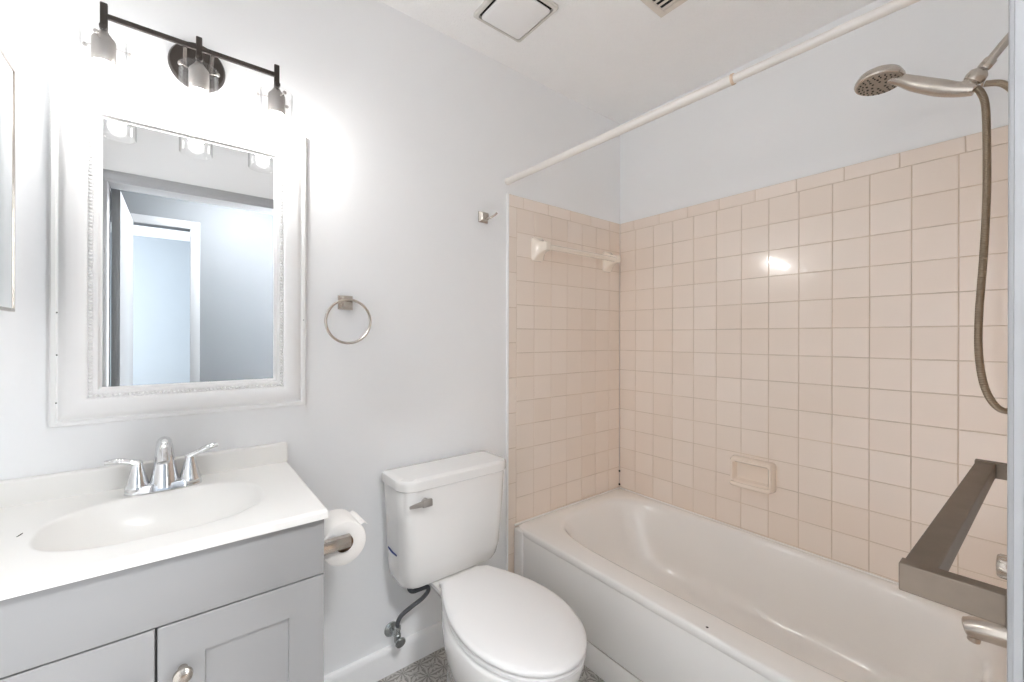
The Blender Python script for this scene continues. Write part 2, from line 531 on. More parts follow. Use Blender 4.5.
def sell(cx, cy, ax, ay, n, N=72):
    out = []
    for k in range(N):
        a = 2 * PI * k / N; c, s = math.cos(a), math.sin(a)
        out.append((cx + ax * math.copysign(abs(c) ** (2 / n), c), cy + ay * math.copysign(abs(s) ** (2 / n), s)))
    return out


tub = thing('bathtub', 'white enamelled bathtub with a flat apron in the tiled alcove', 'bathtub', (1.54, -.73, 0))


def rect_loop(x0, x1, y0, y1, r, N=72):
    """rounded rectangle sampled at N angles to pair with sell()"""
    cx, cy, hx, hy = (x0 + x1) / 2, (y0 + y1) / 2, (x1 - x0) / 2, (y1 - y0) / 2
    # walk by superellipse parameter with high exponent so points pair up
    out = []
    for k in range(N):
        a = 2 * PI * k / N; c, s = math.cos(a), math.sin(a)
        n = 2 / 26
        out.append((cx + hx * math.copysign(abs(c) ** n, c), cy + hy * math.copysign(abs(s) ** n, s)))
    return out


mb = MB()
x0, x1, y0, y1 = TXF, TX - .001, TYE, -.003
bc = (1.578, -.730)
rings = []
rings.append(ring3(rect_loop(x0 + .003, x1, y0, y1, .01), ZR - .030))
rings.append(ring3(rect_loop(x0, x1, y0, y1, .01), ZR - .022))
rings.append(ring3(rect_loop(x0 + .0005, x1, y0, y1, .01), ZR - .008))
rings.append(ring3(rect_loop(x0 + .004, x1 - .003, y0 + .003, y1 - .003, .01), ZR - .002))
rings.append(ring3(rect_loop(x0 + .011, x1 - .008, y0 + .008, y1 - .008, .01), ZR))
for (ax, ay, n, z, dx, dy) in ((.330, .682, 5.0, ZR, 0, 0), (.322, .673, 4.7, ZR - .0004, 0, 0), (.314, .663, 4.5, ZR - .003, 0, 0), (.307, .654, 4.3, ZR - .009, 0, 0), (.3025, .647, 4.2, ZR - .018, 0, 0), (.299, .641, 4.1, ZR - .029, 0, 0),
                       (.292, .630, 4.0, ZR - .05, 0, -.004), (.278, .603, 3.8, ZR - .15, 0, -.018), (.262, .575, 3.6, .14, 0, -.03),
                       (.248, .552, 3.4, .10, 0, -.04), (.222, .515, 3.2, .075, 0, -.045), (.15, .38, 2.6, .068, 0, -.045), (.02, .05, 2, .066, 0, -.045)):
    rings.append(ring3(sell(bc[0] + dx, bc[1] + dy, ax, ay, n), z))
mb.loft(rings, cap=True, cap0=False)
mb.build('basin', 'tub', tub, angle=60)
# apron: plain front skirt with an upright flange at the wall end and a recessed foot
mb = MB()
mb.box((TXF + .0035, TYE, .0995), (TXF + .05, -.003, ZR - .018), .002)
mb.box((TXF - .004, -.062, .0), (TXF + .04, -.003, ZR - .010), .007, 3)
mb.build('apron', 'tub', tub)
mb = MB(); mb.box((TXF + .0045, TYE, .0), (TXF + .05, -.003, .0945), .001)
mb.build('foot_panel', 'tub', tub)
mb = MB(); mb.box((TXF + .009, TYE, .093), (TXF + .03, -.065, .101)); mb.build('seam', 'card', tub, label='dark strip painting the shade in the gap at the foot of the apron')  # dark strip stands in for the shade inside the open gap
mb = MB(); mb.lathe([(.0015, 0), (.004, .0006), (.001, .0012)], (1.191, -.86, ZR), seg=10)
mb.build('chip', 'black', tub, label='tiny dark chip on the front rim')
mb = MB(); mb.lathe([(.034, 0), (.036, .003), (.03, .005), (.02, .004), (.001, .004)], (1.578, -1.20, .0685)); mb.build('drain', 'chrome', tub)
mb = MB(); mb.box((1.166, -.007, ZR - .006), (TX - .001, -.001, ZR + .004), .002); mb.box((TX - .006, TYE, ZR - .006), (TX - .0005, -.003, ZR + .004), .002)
mb.build('sealant', 'tub', tub)

for z in (.392, .466):
    mb = MB(); mb.lathe([(.003, 0), (.006, .001), (.0045, .004), (.001, .005)], (TX - .0015, -.0015, z), (-1, -1, 0), seg=9)
    mb.build('mildew_spot', 'black', wall_right, label='dark mildew spot in the tile corner')

# ------------------------------------------------------------------ vanity
VX0, VX1, VYF = -.322, .2532, -.456
vc = thing('vanity_cabinet', 'white two-door vanity cabinet with a plain drawer front and round knob', 'cabinet', (-.035, -.22, 0))
mb = MB()
mb.box((VX0, VYF + .020, .09), (VX0 + .016, YB - .002, .807), .001)
mb.box((VX1 - .016, VYF + .020, .09), (VX1, YB - .002, .807), .001)
mb.box((VX0 + .016, VYF + .020, .09), (VX1 - .016, YB - .002, .106))
mb.box((VX0 + .016, YB - .008, .106), (VX1 - .016, YB - .002, .807))
mb.box((VX0 + .016, VYF + .020, .765), (VX1 - .016, VYF + .036, .807))
mb.box((VX0 + .016, VYF + .020, .660), (VX1 - .016, VYF + .036, .698))
mb.box((-.055, VYF + .020, .106), (-.015, VYF + .036, .660))
mb.box((VX0 + .005, VYF + .08, 0), (VX1 - .005, YB - .006, .092))
mb.build('body', 'cabinet', vc)
mb = MB(); mb.box((VX0 + .001, VYF, .6795), (VX1, VYF + .0195, .8010), .0015); mb.build('drawer_front', 'cabinet', vc)


def shaker(x0, x1, z0, z1):
    mb = MB(); s = .070
    o = [(x0, z0), (x1, z0), (x1, z1), (x0, z1)]
    def loop(d, y): return [Vector((x0 + d, y, z0 + d)), Vector((x1 - d, y, z0 + d)), Vector((x1 - d, y, z1 - d)), Vector((x0 + d, y, z1 - d))]
    mb.loft([loop(0.001, VYF + .0195), loop(0, VYF + .001), loop(.001, VYF), loop(s, VYF), loop(s + .0012, VYF + .0065)], cap=True)
    return mb


for (x0, x1, kx) in ((VX0 + .001, -.0365, -.075), (-.0325, VX1, .004)):
    d = shaker(x0, x1, .102, .6765).build('door', 'cabinet', vc, smooth=False)
    mb = MB(); mb.lathe([(.008, 0), (.007, .010), (.0075, .014), (.0135, .017), (.0155, .021), (.0145, .026), (.009, .029), (.001, .030)], (kx, VYF, .587), (0, -1, 0))
    mb.build('knob', 'nickel', d)

# countertop with integral basin
CX0, CX1, CYF, CZ = -.326, .2575, -.4735, .827
ct = thing('countertop', 'white cultured marble countertop with an oval basin on the vanity', 'countertop', (-.035, -.23, .807))
mb = MB(); NX, NY = 130, 110
bcx, bcy, ba, bb = -.031, -.256, .192, .146


def ctz(x, y):
    dx, dy = (x - bcx) / ba, (y - bcy) / bb
    r = (abs(dx) ** 2.5 + abs(dy) ** 2.5) ** (1 / 2.5)
    z = CZ
    if r < 1.0:
        t = 1 - r
        e = min(t / .10, 1.0)
        z -= .008 * (e * e * (3 - 2 * e))
        s = max(0.0, min((t - .02) / .60, 1.0)); z -= .105 * (1 - (1 - s) ** 2.2)
    return z


def axis_samples(a, b, n, rr):
    t = [a + rr * (1 - math.cos(k * PI / 2 / 4)) for k in range(4)]
    m = [a + rr + (b - a - 2 * rr) * k / (n - 1) for k in range(n)]
    return t + m + [b - rr * (1 - math.cos(k * PI / 2 / 4)) for k in range(3, -1, -1)]


rr = .006
X = axis_samples(CX0, CX1, NX, rr); Y = axis_samples(CYF, YB - .002, NY, rr)
def edge(d): return 0 if d >= rr else rr - math.sqrt(max(0, rr * rr - (rr - d) ** 2))
verts = [Vector((x, y, ctz(x, y) - max(edge(min(x - CX0, CX1 - x)), edge(y - CYF)))) for y in Y for x in X]
nx = len(X); ny = len(Y)
faces = [(j * nx + i, j * nx + i + 1, (j + 1) * nx + i + 1, (j + 1) * nx + i) for j in range(ny - 1) for i in range(nx - 1)]
base = len(verts)
per = [(0, i) for i in range(nx)] + [(j, nx - 1) for j in range(1, ny)] + [(ny - 1, i) for i in range(nx - 2, -1, -1)] + [(j, 0) for j in range(ny - 2, 0, -1)]
for (j, i) in per: verts.append(Vector((X[i], Y[j], .8075)))
n = len(per)
for k in range(n):
    k2 = (k + 1) % n
    faces.append((per[k][0] * nx + per[k][1], per[k2][0] * nx + per[k2][1], base + k2, base + k))
mb._add(verts, faces)
mb.build('top', 'marble', ct, angle=60)
mb = MB(); mb.box((CX0, -.0215, CZ - .004), (CX1, YB - .001, .884), .004, 3); mb.build('backsplash', 'marble', ct)
mb = MB(); mb.tube([(-.2445, -.2445, .8272), (-.2415, -.237, .8274), (-.240, -.228, .8272)], [.0006, .0011, .0006], seg=6, sub=3); mb.build('stain', 'black', ct, label='tiny dark mark left of the basin')
mb = MB(); mb.lathe([(.022, 0), (.023, .002), (.019, .004), (.012, .003), (.001, .003)], (bcx, bcy, CZ - .1125)); mb.build('drain', 'chrome', ct)

# faucet
FX, FY = -.032, -.082
fc = thing('faucet', 'chrome two-handle bathroom faucet on the back of the countertop', 'faucet', (FX, FY, CZ))
mb = MB()
ol = sell(FX, FY, .076, .029, 2.6, 48)
mb.loft([ring3(ol, CZ), ring3([(FX + (x - FX) * .99, FY + (y - FY) * .97) for x, y in ol], CZ + .010),
         ring3([(FX + (x - FX) * .93, FY + (y - FY) * .85) for x, y in ol], CZ + .018), ring3([(FX + (x - FX) * .85, FY + (y - FY) * .6) for x, y in ol], CZ + .020)])
mb.build('base_plate', 'chrome', fc)
mb = MB()
mb.tube([(FX, FY, CZ + .008), (FX, FY, CZ + .03), (FX, FY - .001, CZ + .060), (FX, FY - .004, CZ + .090), (FX, FY - .018, CZ + .115), (FX, FY - .042, CZ + .121),
         (FX, FY - .070, CZ + .106), (FX, FY - .086, CZ + .084)],
        [.031, .0275, .0225, .0185, .0160, .0145, .0130, .0120], seg=20, sub=4)
mb.build('spout', 'chrome', fc)
for s in (-1, 1):
    hx = FX + s * .051
    mb = MB()
    mb.lathe([(.024, .008), (.0245, .018), (.022, .022), (.0215, .024), (.016, .045), (.0115, .066), (.0105, .074), (.006, .078), (.001, .079)], (hx, FY, CZ), seg=20)
    h = mb.build('handle', 'chrome', fc)
    mb = MB()
    dz = -.001 if s < 0 else .010
    mb.tube([(hx - s * .004, FY, CZ + .071), (hx + s * .014, FY - .001, CZ + .077 + dz * .2), (hx + s * .036, FY - .002, CZ + .084 + dz * .5), (hx + s * .058, FY - .002, CZ + .084 + dz)],
            [.0115, .0100, .0108, .0075], seg=12, sub=4, flat=((0, 0, 1), .7))
    mb.build('lever', 'chrome', h)

# ------------------------------------------------------------------ mirror
mir = thing('wall_mirror', 'rectangular mirror in a wide white moulded frame with a beaded edge', 'mirror', (.033, YB, 1.42))
MX0, MX1, MZ0, MZ1 = -.242, .309, .9945, 1.841
prof = [(0, .000), (0, .019), (.003, .0225), (.010, .0235), (.0125, .020), (.0145, .0195), (.018, .024), (.030, .030), (.046, .031), (.058, .028), (.063, .024), (.0645, .019),
        (.0725, .019), (.0735, .021), (.078, .0215), (.082, .020), (.085, .011), (.090, .008), (.090, 0)]
mb = MB()
corners = [(MX0, MZ0, 1, 1), (MX1, MZ0, -1, 1), (MX1, MZ1, -1, -1), (MX0, MZ1, 1, -1)]
vs = []; fs = []; n = len(prof)
for (x, z, sx, sz) in corners:
    for d, h in prof: vs.append(Vector((x + sx * d, YB - h, z + sz * d)))
for c in range(4):
    for k in range(n - 1):
        a, b = c * n, ((c + 1) % 4) * n
        fs.append((a + k, a + k + 1, b + k + 1, b + k))
mb._add(vs, fs)
mb.build('frame', 'trim', mir, angle=28)
mb = MB(); dB = .0685
pitch = .0088
def bead(x, z, vert):
    a, b = (.0046, .0036) if vert else (.0036, .0046)
    R = []
    for k, (s, h) in enumerate(((1, .018), (.95, .0225), (.6, .0255), (.05, .0265))):
        R.append([Vector((x + a * s * math.cos(2 * PI * q / 8), YB - h, z + b * s * math.sin(2 * PI * q / 8))) for q in range(8)])
    mb.loft(R)
nz = int((MZ1 - MZ0 - 2 * dB) / pitch); nxb = int((MX1 - MX0 - 2 * dB) / pitch)
for k in range(nz + 1):
    z = MZ0 + dB + (MZ1 - MZ0 - 2 * dB) * k / nz
    bead(MX0 + dB, z, True); bead(MX1 - dB, z, True)
for k in range(1, nxb):
    x = MX0 + dB + (MX1 - MX0 - 2 * dB) * k / nxb
    bead(x, MZ0 + dB, False); bead(x, MZ1 - dB, False)
mb.build('beading', 'trim', mir)
mb = MB(); mb.box((MX0 + .085, YB - .009, MZ0 + .085), (MX1 - .085, YB - .004, MZ1 - .085))
mb.build('mirror_glass', 'mirror', mir, smooth=False)
for (x, z) in ((-.230, 1.052), (.3015, 1.262), (-.229, 1.265), (-.229, 1.165)):
    mb = MB(); mb.lathe([(.0016, 0), (.0016, .0006), (.0005, .0012)], (x, YB - .0235 if x < 0 else YB - .0225, z), (0, -1, 0), seg=8)
    mb.build('nail_head', 'black', mir)

# medicine cabinet on the left wall
md = thing('medicine_cabinet', 'shallow mirrored medicine cabinet with thin metal edge on the left wall', 'cabinet', (XL, -.25, 1.52))
mb = MB(); mb.box((XL + .001, -.44, 1.275), (-.2955, -.062, 1.785), .002); mb.build('body', 'trim', md)
mz0, mz1, my0, my1 = 1.263, 1.795, -.455, -.050
mb = MB(); mb.box((-.2950, my0 + .006, mz0 + .006), (-.2885, my1 - .006, mz1 - .006), .0); mb.build('mirror_door', 'mirror', md, smooth=False)
mb = MB()
for lo, hi in (((-.296, my0, mz0), (-.2865, my1, mz0 + .007)), ((-.296, my0, mz1 - .007), (-.2865, my1, mz1)),
               ((-.296, my0, mz0 + .007), (-.2865, my0 + .007, mz1 - .007)), ((-.296, my1 - .007, mz0 + .007), (-.2865, my1, mz1 - .007))):
    mb.box(lo, hi, .0012)
mb.build('door_frame', 'nickel', md)

# ------------------------------------------------------------------ vanity light
LY = -.130; LZ = 1.939; LC = .0345
vl = thing('vanity_light', 'three-light dark bronze vanity fixture with clear glass shades above the mirror', 'light fixture', (LC, YB, 1.96))
mb = MB(); mb.lathe([(.064, 0), (.064, .010), (.060, .016), (.050, .018), (.001, .018)], (LC, YB, 1.957), (0, -1, 0), seg=40); mb.build('backplate', 'bronze', vl)
mb = MB()
for dx in (-.028, .028): mb.box((LC + dx - .004, LY, LZ - .008), (LC + dx + .004, YB - .015, LZ + .008), .0015)
mb.build('arm', 'bronze', vl)
mb = MB(); mb.box((LC - .176, LY - .004, LZ - .006), (LC + .176, LY + .004, LZ + .006), .0015); mb.build('crossbar', 'bronze', vl)
for i, x in enumerate((LC - .1735, LC, LC + .1735)):
    mb = MB(); mb.box((x - .0066, LY - .0045, LZ - .036), (x + .0066, LY + .0045, LZ + .029), .0025, 3)
    mb.lathe([(.007, 0), (.008, .003), (.007, .010), (.001, .012)], (x, LY - .004, LZ - .030), (0, -1, 0), seg=14)
    mb.build('stem', 'bronze', vl)
    mb = MB(); ZS = 1.894
    mb.lathe([(.006, .012), (.010, .004), (.019, -.008), (.0212, -.012), (.0212, -.062), (.020, -.064), (.0185, -.064), (.018, -.045), (.001, -.045)], (x, LY, ZS), seg=28)
    so = mb.build('socket', 'satin', vl)
    for k in range(3):
        a = 2 * PI * k / 3 + (.35, PI / 2, .8)[i]
        d = Vector((math.cos(a), math.sin(a), 0)); o = Vector((x, LY, ZS - .018))
        mb = MB(); mb.tube([o + d * .020, o + d * .045], .0012, seg=8)
        mb.lathe([(.0045, 0), (.005, .002), (.0045, .004), (.001, .005)], o + d * .0425, d, seg=12)
        mb.build('thumb_screw', 'satin', so)
    mb = MB()
    zt, zb, ro, ri = 1.890, 1.758, .0405, .0383
    mb.lathe([(ri, zt - .001), (ri + .0012, zt), (ro, zt - .001), (ro, zb + .001), (ri + .0012, zb), (ri, zb + .001)], (x, LY, 0), seg=48, cap=False)
    nn = 48; vsn = list(mb.bm.verts)
    for k in range(nn):
        try: mb.bm.faces.new((vsn[k], vsn[(k + 1) % nn], vsn[5 * nn + (k + 1) % nn], vsn[5 * nn + k]))
        except ValueError: pass
    mb.build('glass_shade', 'glass', vl)
    mb = MB()
    mb.lathe([(.010, .014), (.011, .008), (.014, 0), (.019, -.014), (.0205, -.026), (.018, -.037), (.011, -.044), (.001, -.047)], (x, LY, 1.834), seg=20)
    mb.build('bulb', 'bulb', vl)

# ------------------------------------------------------------------ toilet
TCX = .770
to = thing('toilet', 'white two-piece toilet with closed lid between vanity and bathtub', 'toilet', (TCX, -.4, 0))


def tank_loop(hx, yb, yf, z, rf, rb=.02, cx=TCX):
    return ring3(rrect(cx, (yb + yf) / 2, hx + .004, (yb - yf) / 2, [rb, rb, rf, rf], 8), z)


mb = MB()
mb.loft([tank_loop(.166, -.045, -.150, .364, .05), tank_loop(.184, -.035, -.165, .370, .055), tank_loop(.193, -.030, -.173, .388, .055), tank_loop(.198, -.028, -.180, .43, .05),
         tank_loop(.205, -.026, -.190, .58, .048), tank_loop(.212, -.024, -.197, .700, .056), tank_loop(.210, -.026, -.195, .7045, .056)])
mb.build('tank', 'porcelain', to)
mb = MB()
mb.loft([tank_loop(.214, -.020, -.201, .7055, .058), tank_loop(.2175, -.017, -.2045, .709, .060), tank_loop(.218, -.0165, -.205, .730, .060), tank_loop(.216, -.0185, -.203, .738, .058),
         tank_loop(.210, -.0245, -.197, .742, .046), tank_loop(.190, -.044, -.177, .7428, .040)])
mb.build('tank_lid', 'porcelain', to)


SCX = .748        # seat centre line


def egg(yb, yf, hw, z, back=.50, cx=SCX, rc=.10):
    """outline of seat, lid and bowl: straight back edge, flaring sides, long round front"""
    ym = yb - (yb - yf) * .54
    P = []
    nb, nsd, nf = 6, 14, 28
    sd = []
    for k in range(nsd + 1):          # side from back corner to the widest line
        t = k / nsd
        w = hw * (back + (1 - back) * math.sin(t * PI / 2) ** .92)
        sd.append((w, yb + (ym - yb) * t))
    c = rc * hw                        # soften the back corner
    sd[0] = (sd[0][0] - c, yb); sd[1] = (sd[1][0] - c * .15, sd[1][1] + (yb - sd[1][1]) * .35)
    fr = []
    for k in range(1, nf):
        a = PI * k / nf
        fr.append((hw * math.cos(a), ym - (ym - yf) * math.sin(a)))
    P = sd + fr + [(-x, y) for x, y in reversed(sd)]
    for k in range(1, nb):
        P.append((-sd[0][0] + 2 * sd[0][0] * k / nb, yb))
    return [Vector((cx + x, y, z)) for x, y in P]


mb = MB()   # bowl with pedestal
BX_ = .752
mb.loft([egg(-.20, -.55, .095, 0, .55, BX_), egg(-.20, -.555, .097, .012, .55, BX_), egg(-.205, -.545, .088, .05, .5, BX_), egg(-.205, -.56, .092, .12, .45, BX_), egg(-.21, -.61, .118, .18, .42, BX_), egg(-.215, -.665, .144, .235, .40, BX_),
         egg(-.222, -.712, .163, .29, .40, BX_), egg(-.228, -.735, .171, .335, .42, BX_), egg(-.233, -.742, .172, .366, .44, BX_), egg(-.235, -.743, .169, .379, .45, BX_), egg(-.238, -.734, .160, .385, .46, BX_)])
# deck under the tank
mb.loft([ring3(rrect(TCX, -.21, .014, .06, .012, 6), .20), ring3(rrect(TCX, -.195, .030, .09, .025, 6), .26), ring3(rrect(TCX, -.175, .062, .118, .035, 6), .315), ring3(rrect(TCX, -.165, .094, .128, .04, 6), .350), ring3(rrect(TCX, -.165, .092, .124, .04, 6), .3635)])
mb.build('bowl', 'porcelain', to, angle=60)
mb = MB()
mb.loft([egg(-.248, -.748, .162, .386), egg(-.245, -.752, .165, .389), egg(-.245, -.752, .165, .396), egg(-.248, -.749, .162, .400)])
mb.build('seat', 'seat', to)
mb = MB()
mb.loft([egg(-.249, -.750, .162, .4015), egg(-.246, -.7535, .1655, .404), egg(-.246, -.7535, .1655, .4115), egg(-.249, -.750, .162, .4165), egg(-.256, -.740, .153, .4195), egg(-.31, -.68, .100, .4225)])
mb.build('seat_lid', 'seat', to, angle=60)
for s in (-1, 1):
    mb = MB(); mb.box((SCX + s * .062 - .018, -.248, .382), (SCX + s * .062 + .018, -.222, .404), .006, 3); mb.build('hinge', 'seat', to)
mb = MB()
mb.lathe([(.012, 0), (.012, .006), (.008, .010), (.008, .018)], (.630, -.196, .668), (0, -1, 0), seg=16)
mb.box((.612, -.222, .6565), (.648, -.210, .6805), .004, 3)
mb.tube([(.620, -.216, .669), (.596, -.217, .669), (.568, -.219, .669)], [.0105, .0085, .005], seg=12, sub=3, flat=((0, 1, 0), .5))
mb.build('flush_lever', 'satin', to)
mb = MB(); mb.tube([(.5643, -.054, .4825), (.5646, -.088, .4785), (.5650, -.124, .4800)], [.002, .0035, .0025], seg=8, sub=3)
mb.build('label_edge', 'blue', to, label='short blue mark on the left side of the tank')
for s in (-1, 1):
    mb = MB(); mb.lathe([(.013, 0), (.013, .006), (.009, .016), (.001, .019)], (TCX + s * .104, -.33, .0), seg=14); mb.build('bolt_cap', 'porcelain', to)

# water supply
ws = thing('shutoff_valve', 'small chrome shutoff valve with grey braided supply hose under the toilet tank', 'valve', (.60, YB, .145))
mb = MB(); mb.lathe([(.026, 0), (.026, .003), (.018, .008), (.010, .010)], (.600, YB, .150), (0, -1, 0), seg=24); mb.build('wall_flange', 'valve', ws)
mb = MB(); mb.tube([(.600, YB, .150), (.600, -.050, .150)], .0075, seg=12)
mb.lathe([(.011, -.014), (.012, -.010), (.012, .012), (.009, .016), (.009, .028), (.011, .030), (.011, .040), (.007, .042)], (.600, -.052, .150), seg=14)
mb.build('valve_body', 'valve', ws)
mb = MB(); mb.lathe([(.006, 0), (.006, .012), (.017, .013), (.019, .017), (.017, .022), (.004, .023)], (.600, -.058, .150), (.05, -1, -.25), seg=18)
mb.build('valve_handle', 'valve', ws)
mb = MB()
mb.tube([(.600, -.052, .185), (.600, -.053, .205), (.612, -.058, .228), (.645, -.068, .250), (.680, -.078, .270), (.700, -.085, .292), (.696, -.090, .312), (.668, -.094, .318), (.636, -.097, .322), (.622, -.098, .338), (.621, -.098, .368)],
        .0075, seg=12, sub=6)
mb.lathe([(.013, 0), (.014, .006), (.014, .022), (.010, .024)], (.621, -.098, .353), seg=12)
mb.build('supply_hose', 'hose_grey', ws)

# ------------------------------------------------------------------ toilet paper
tp = thing('toilet_paper_holder', 'brushed nickel toilet paper holder on the side of the vanity', 'toilet paper holder', (VX1, -.352, .69))
mb = MB(); mb.box((VX1, -.378, .661), (VX1 + .008, -.330, .709), .002)
mb.loft([[Vector((VX1 + .006, -.354 + a * .020, .685 + b * .020)) for a, b in ((1, 1), (-1, 1), (-1, -1), (1, -1))],
         [Vector((VX1 + .022, -.358 + a * .010, .689 + b * .0125)) for a, b in ((1, 1), (-1, 1), (-1, -1), (1, -1))]])
mb.build('mount', 'nickel', tp)
mb = MB(); mb.box((VX1 + .010, -.368, .6755), (VX1 + .088, -.350, .7045), .0015)
mb.lathe([(.010, 0), (.010, .120), (.008, .123)], (VX1 + .0775, -.353, .689), (0, 1, 0), seg=16)
mb.build('arm', 'nickel', tp)
RX, RZ = VX1 + .0775, .6782
rl = thing('toilet_paper_roll', 'white toilet paper roll hanging on the holder beside the vanity', 'toilet paper', (RX, -.29, RZ))
mb = MB(); ro, ri = .0555, .0225; y0, y1 = -.345, -.245
def disc(r, y, n=40): return [Vector((RX + r * math.cos(2 * PI * k / n), y, RZ + r * math.sin(2 * PI * k / n))) for k in range(n)]
mb.loft([disc(ri, y0), disc(ro - .002, y0), disc(ro, y0 + .002), disc(ro, y1 - .002), disc(ro - .002, y1), disc(ri, y1), disc(ri, y0)], cap=False)
arc = [(ro * math.cos(a), ro * math.sin(a)) for a in [math.radians(70 - 7 * k) for k in range(5)]]
tail = [(RX + x * 1.01, RZ + z * 1.01) for x, z in arc] + [(RX + .051, RZ + .040), (RX + .060, RZ + .033)]
mb.loft([[Vector((x, y0 + .001, z)) for x, z in tail], [Vector((x, y1 - .001, z)) for x, z in tail]], cap=False, closed=False)
mb.build('paper', 'tissue', rl, angle=50)
mb = MB(); mb.loft([disc(ri - .0002, y0 + .001), disc(ri - .0002, y1 - .001), disc(ri - .0015, y1 - .001), disc(ri - .0015, y0 + .001), disc(ri - .0002, y0 + .001)], cap=False)
mb.build('cardboard_tube', 'card', rl)

# ------------------------------------------------------------------ towel ring and robe hook
def square_mount(mb, x, z, s, out):
    q = ((1, 1), (-1, 1), (-1, -1), (1, -1))
    L = lambda h, d: [Vector((x + a * h, YB - d, z + b * h)) for a, b in q]
    mb.loft([L(s, 0), L(s, .006), L(s * .92, .0075), L(s * .55, .018), L(s * .52, out - .003), L(s * .62, out)])


tr = thing('towel_ring', 'round brushed nickel towel ring on the wall right of the mirror', 'towel ring', (.434, YB, 1.325))
mb = MB(); square_mount(mb, .4345, 1.325, .0235, .034); mb.build('mount', 'nickel', tr)
mb = MB(); R = .0715; cz = 1.2605
mb.tube([(.434 + R * math.sin(2 * PI * k / 64), -.037 - .003 * math.cos(2 * PI * k / 64), cz + R * math.cos(2 * PI * k / 64)) for k in range(65)], .0042, seg=10, cap=False)
mb.build('ring', 'nickel', tr)
hk = thing('robe_hook', 'small square brushed nickel robe hook on the wall beside the tile', 'hook', (.998, YB, 1.714))
mb = MB(); square_mount(mb, .997, 1.7145, .0225, .024); mb.build('mount', 'nickel', hk)
mb = MB(); mb.tube([(.999, -.012, 1.708), (1.008, -.034, 1.707), (1.024, -.046, 1.720), (1.030, -.050, 1.728)], [.005, .0045, .004, .0045], seg=10, sub=4); mb.build('peg', 'nickel', hk)

# ------------------------------------------------------------------ ceramic towel bar and soap dish on the tile
cb = thing('ceramic_towel_bar', 'cream ceramic towel bar across the tiled end wall above the tub', 'towel bar', (1.55, TY, 1.617))
for x, s in ((1.300, 1), (1.806, -1)):
    mb = MB()
    L = lambda hx, hz, d, dz: ring3(rrect(x, 0, hx, hz, min(hx, hz) * .35, 4), 0)
    def lp(hx, hz, d, dz, ox=0): return [Vector((x + ox + px, TY - d, 1.618 + dz + pz)) for px, pz in rrect(0, 0, hx, hz, min(hx, hz) * .4, 4)]
    mb.loft([lp(.036, .055, -.001, 0), lp(.036, .055, .007, 0), lp(.032, .050, .011, 0), lp(.021, .032, .030, .004), lp(.016, .023, .050, .006), lp(.0165, .021, .066, .006), lp(.015, .018, .078, .006), lp(.009, .011, .082, .006)])
    mb.build('post', 'cream', cb)
mb = MB(); mb.tube([(1.305, -.062, 1.622), (1.801, -.062, 1.622)], .0125, seg=16); mb.build('bar', 'cream', cb)

sd = thing('soap_dish', 'beige ceramic soap dish set in the long tiled wall', 'soap dish', (TX, -.695, .63))
mb = MB(); cy_, cz_ = -.6965, .632
def sl(hy, hz, d, dz=0): return [Vector((TX - d, cy_ + py, cz_ + dz + pz)) for py, pz in rrect(0, 0, hy, hz, min(hy, hz) * .22, 5)]
mb.loft([sl(.087, .062, -.002), sl(.087, .062, .010), sl(.085, .060, .028, -.001), sl(.081, .056, .036, -.001), sl(.073, .046, .037, 0), sl(.067, .038, .030, .002), sl(.064, .034, .008, .003), sl(.055, .026, .004, .003)], cap=True)
mb.build('dish', 'almond', sd)
mb = MB(); mb.tube([(TX - .020, cy_ - .070, cz_ - .052), (TX - .046, cy_ - .066, cz_ - .050), (TX - .050, cy_, cz_ - .050), (TX - .046, cy_ + .066, cz_ - .050), (TX - .020, cy_ + .070, cz_ - .052)], .0095, seg=12, sub=5)
mb.build('lip', 'almond', sd)

# ------------------------------------------------------------------ shower curtain rod
cr = thing('shower_curtain_rod', 'white telescoping shower curtain rod above the bathtub', 'curtain rod', (1.128, -.7, 1.89))
def rp(y, dz=0): return Vector((1.128, y, 1.897 + y * .0125 + dz))
mb = MB(); mb.tube([rp(.004), rp(-.955)], .0135, seg=20); mb.build('outer_tube', 'rod', cr)
mb = MB(); mb.tube([rp(-.952), rp(YF + .008)], .0110, seg=20); mb.build('inner_tube', 'rod', cr)
mb = MB(); mb.tube([rp(-.953), rp(-.959)], [.0142, .0140], seg=20); mb.build('collar', 'rod_cap', cr)
for a, b in ((YB, -.012), (YF, YF + .018)):
    mb = MB(); mb.tube([rp(a), rp(b)], [.0155, .0145], seg=20); mb.build('end_cap', 'rod', cr)

# ------------------------------------------------------------------ ceiling fan cover and air vent
FX0, FX1, FY0, FY1 = .854, 1.056, -.366, -.160
fn = thing('exhaust_fan', 'square white exhaust fan cover on the ceiling', 'exhaust fan', ((FX0 + FX1) / 2, (FY0 + FY1) / 2, ZC))
mb = MB()
def fl(d, z): return [Vector((x, y, z)) for x, y in rrect((FX0 + FX1) / 2, (FY0 + FY1) / 2, (FX1 - FX0) / 2 + d, (FY1 - FY0) / 2 + d, .012, 4)]
mb.loft([fl(.012, ZC + .002), fl(.012, ZC - .008), fl(.008, ZC - .012), fl(-.002, ZC - .013), fl(-.003, ZC + .001)], cap=False)
mb.build('housing', 'fan_paint', fn)
mb = MB(); mb.loft([fl(-.002, ZC - .001), fl(-.002, ZC - .0015)]); mb.build('shadow_gap', 'black', fn)
mb = MB(); mb.loft([fl(-.013, ZC - .010), fl(-.010, ZC - .013), fl(-.010, ZC - .018), fl(-.014, ZC - .021)]); mb.build('cover', 'trim', fn)
mb = MB(); mb.box((FX0 + .05, FY0 + .05, ZC - .012), (FX1 - .05, FY1 - .05, ZC)); mb.build('motor_mount', 'grille', fn)

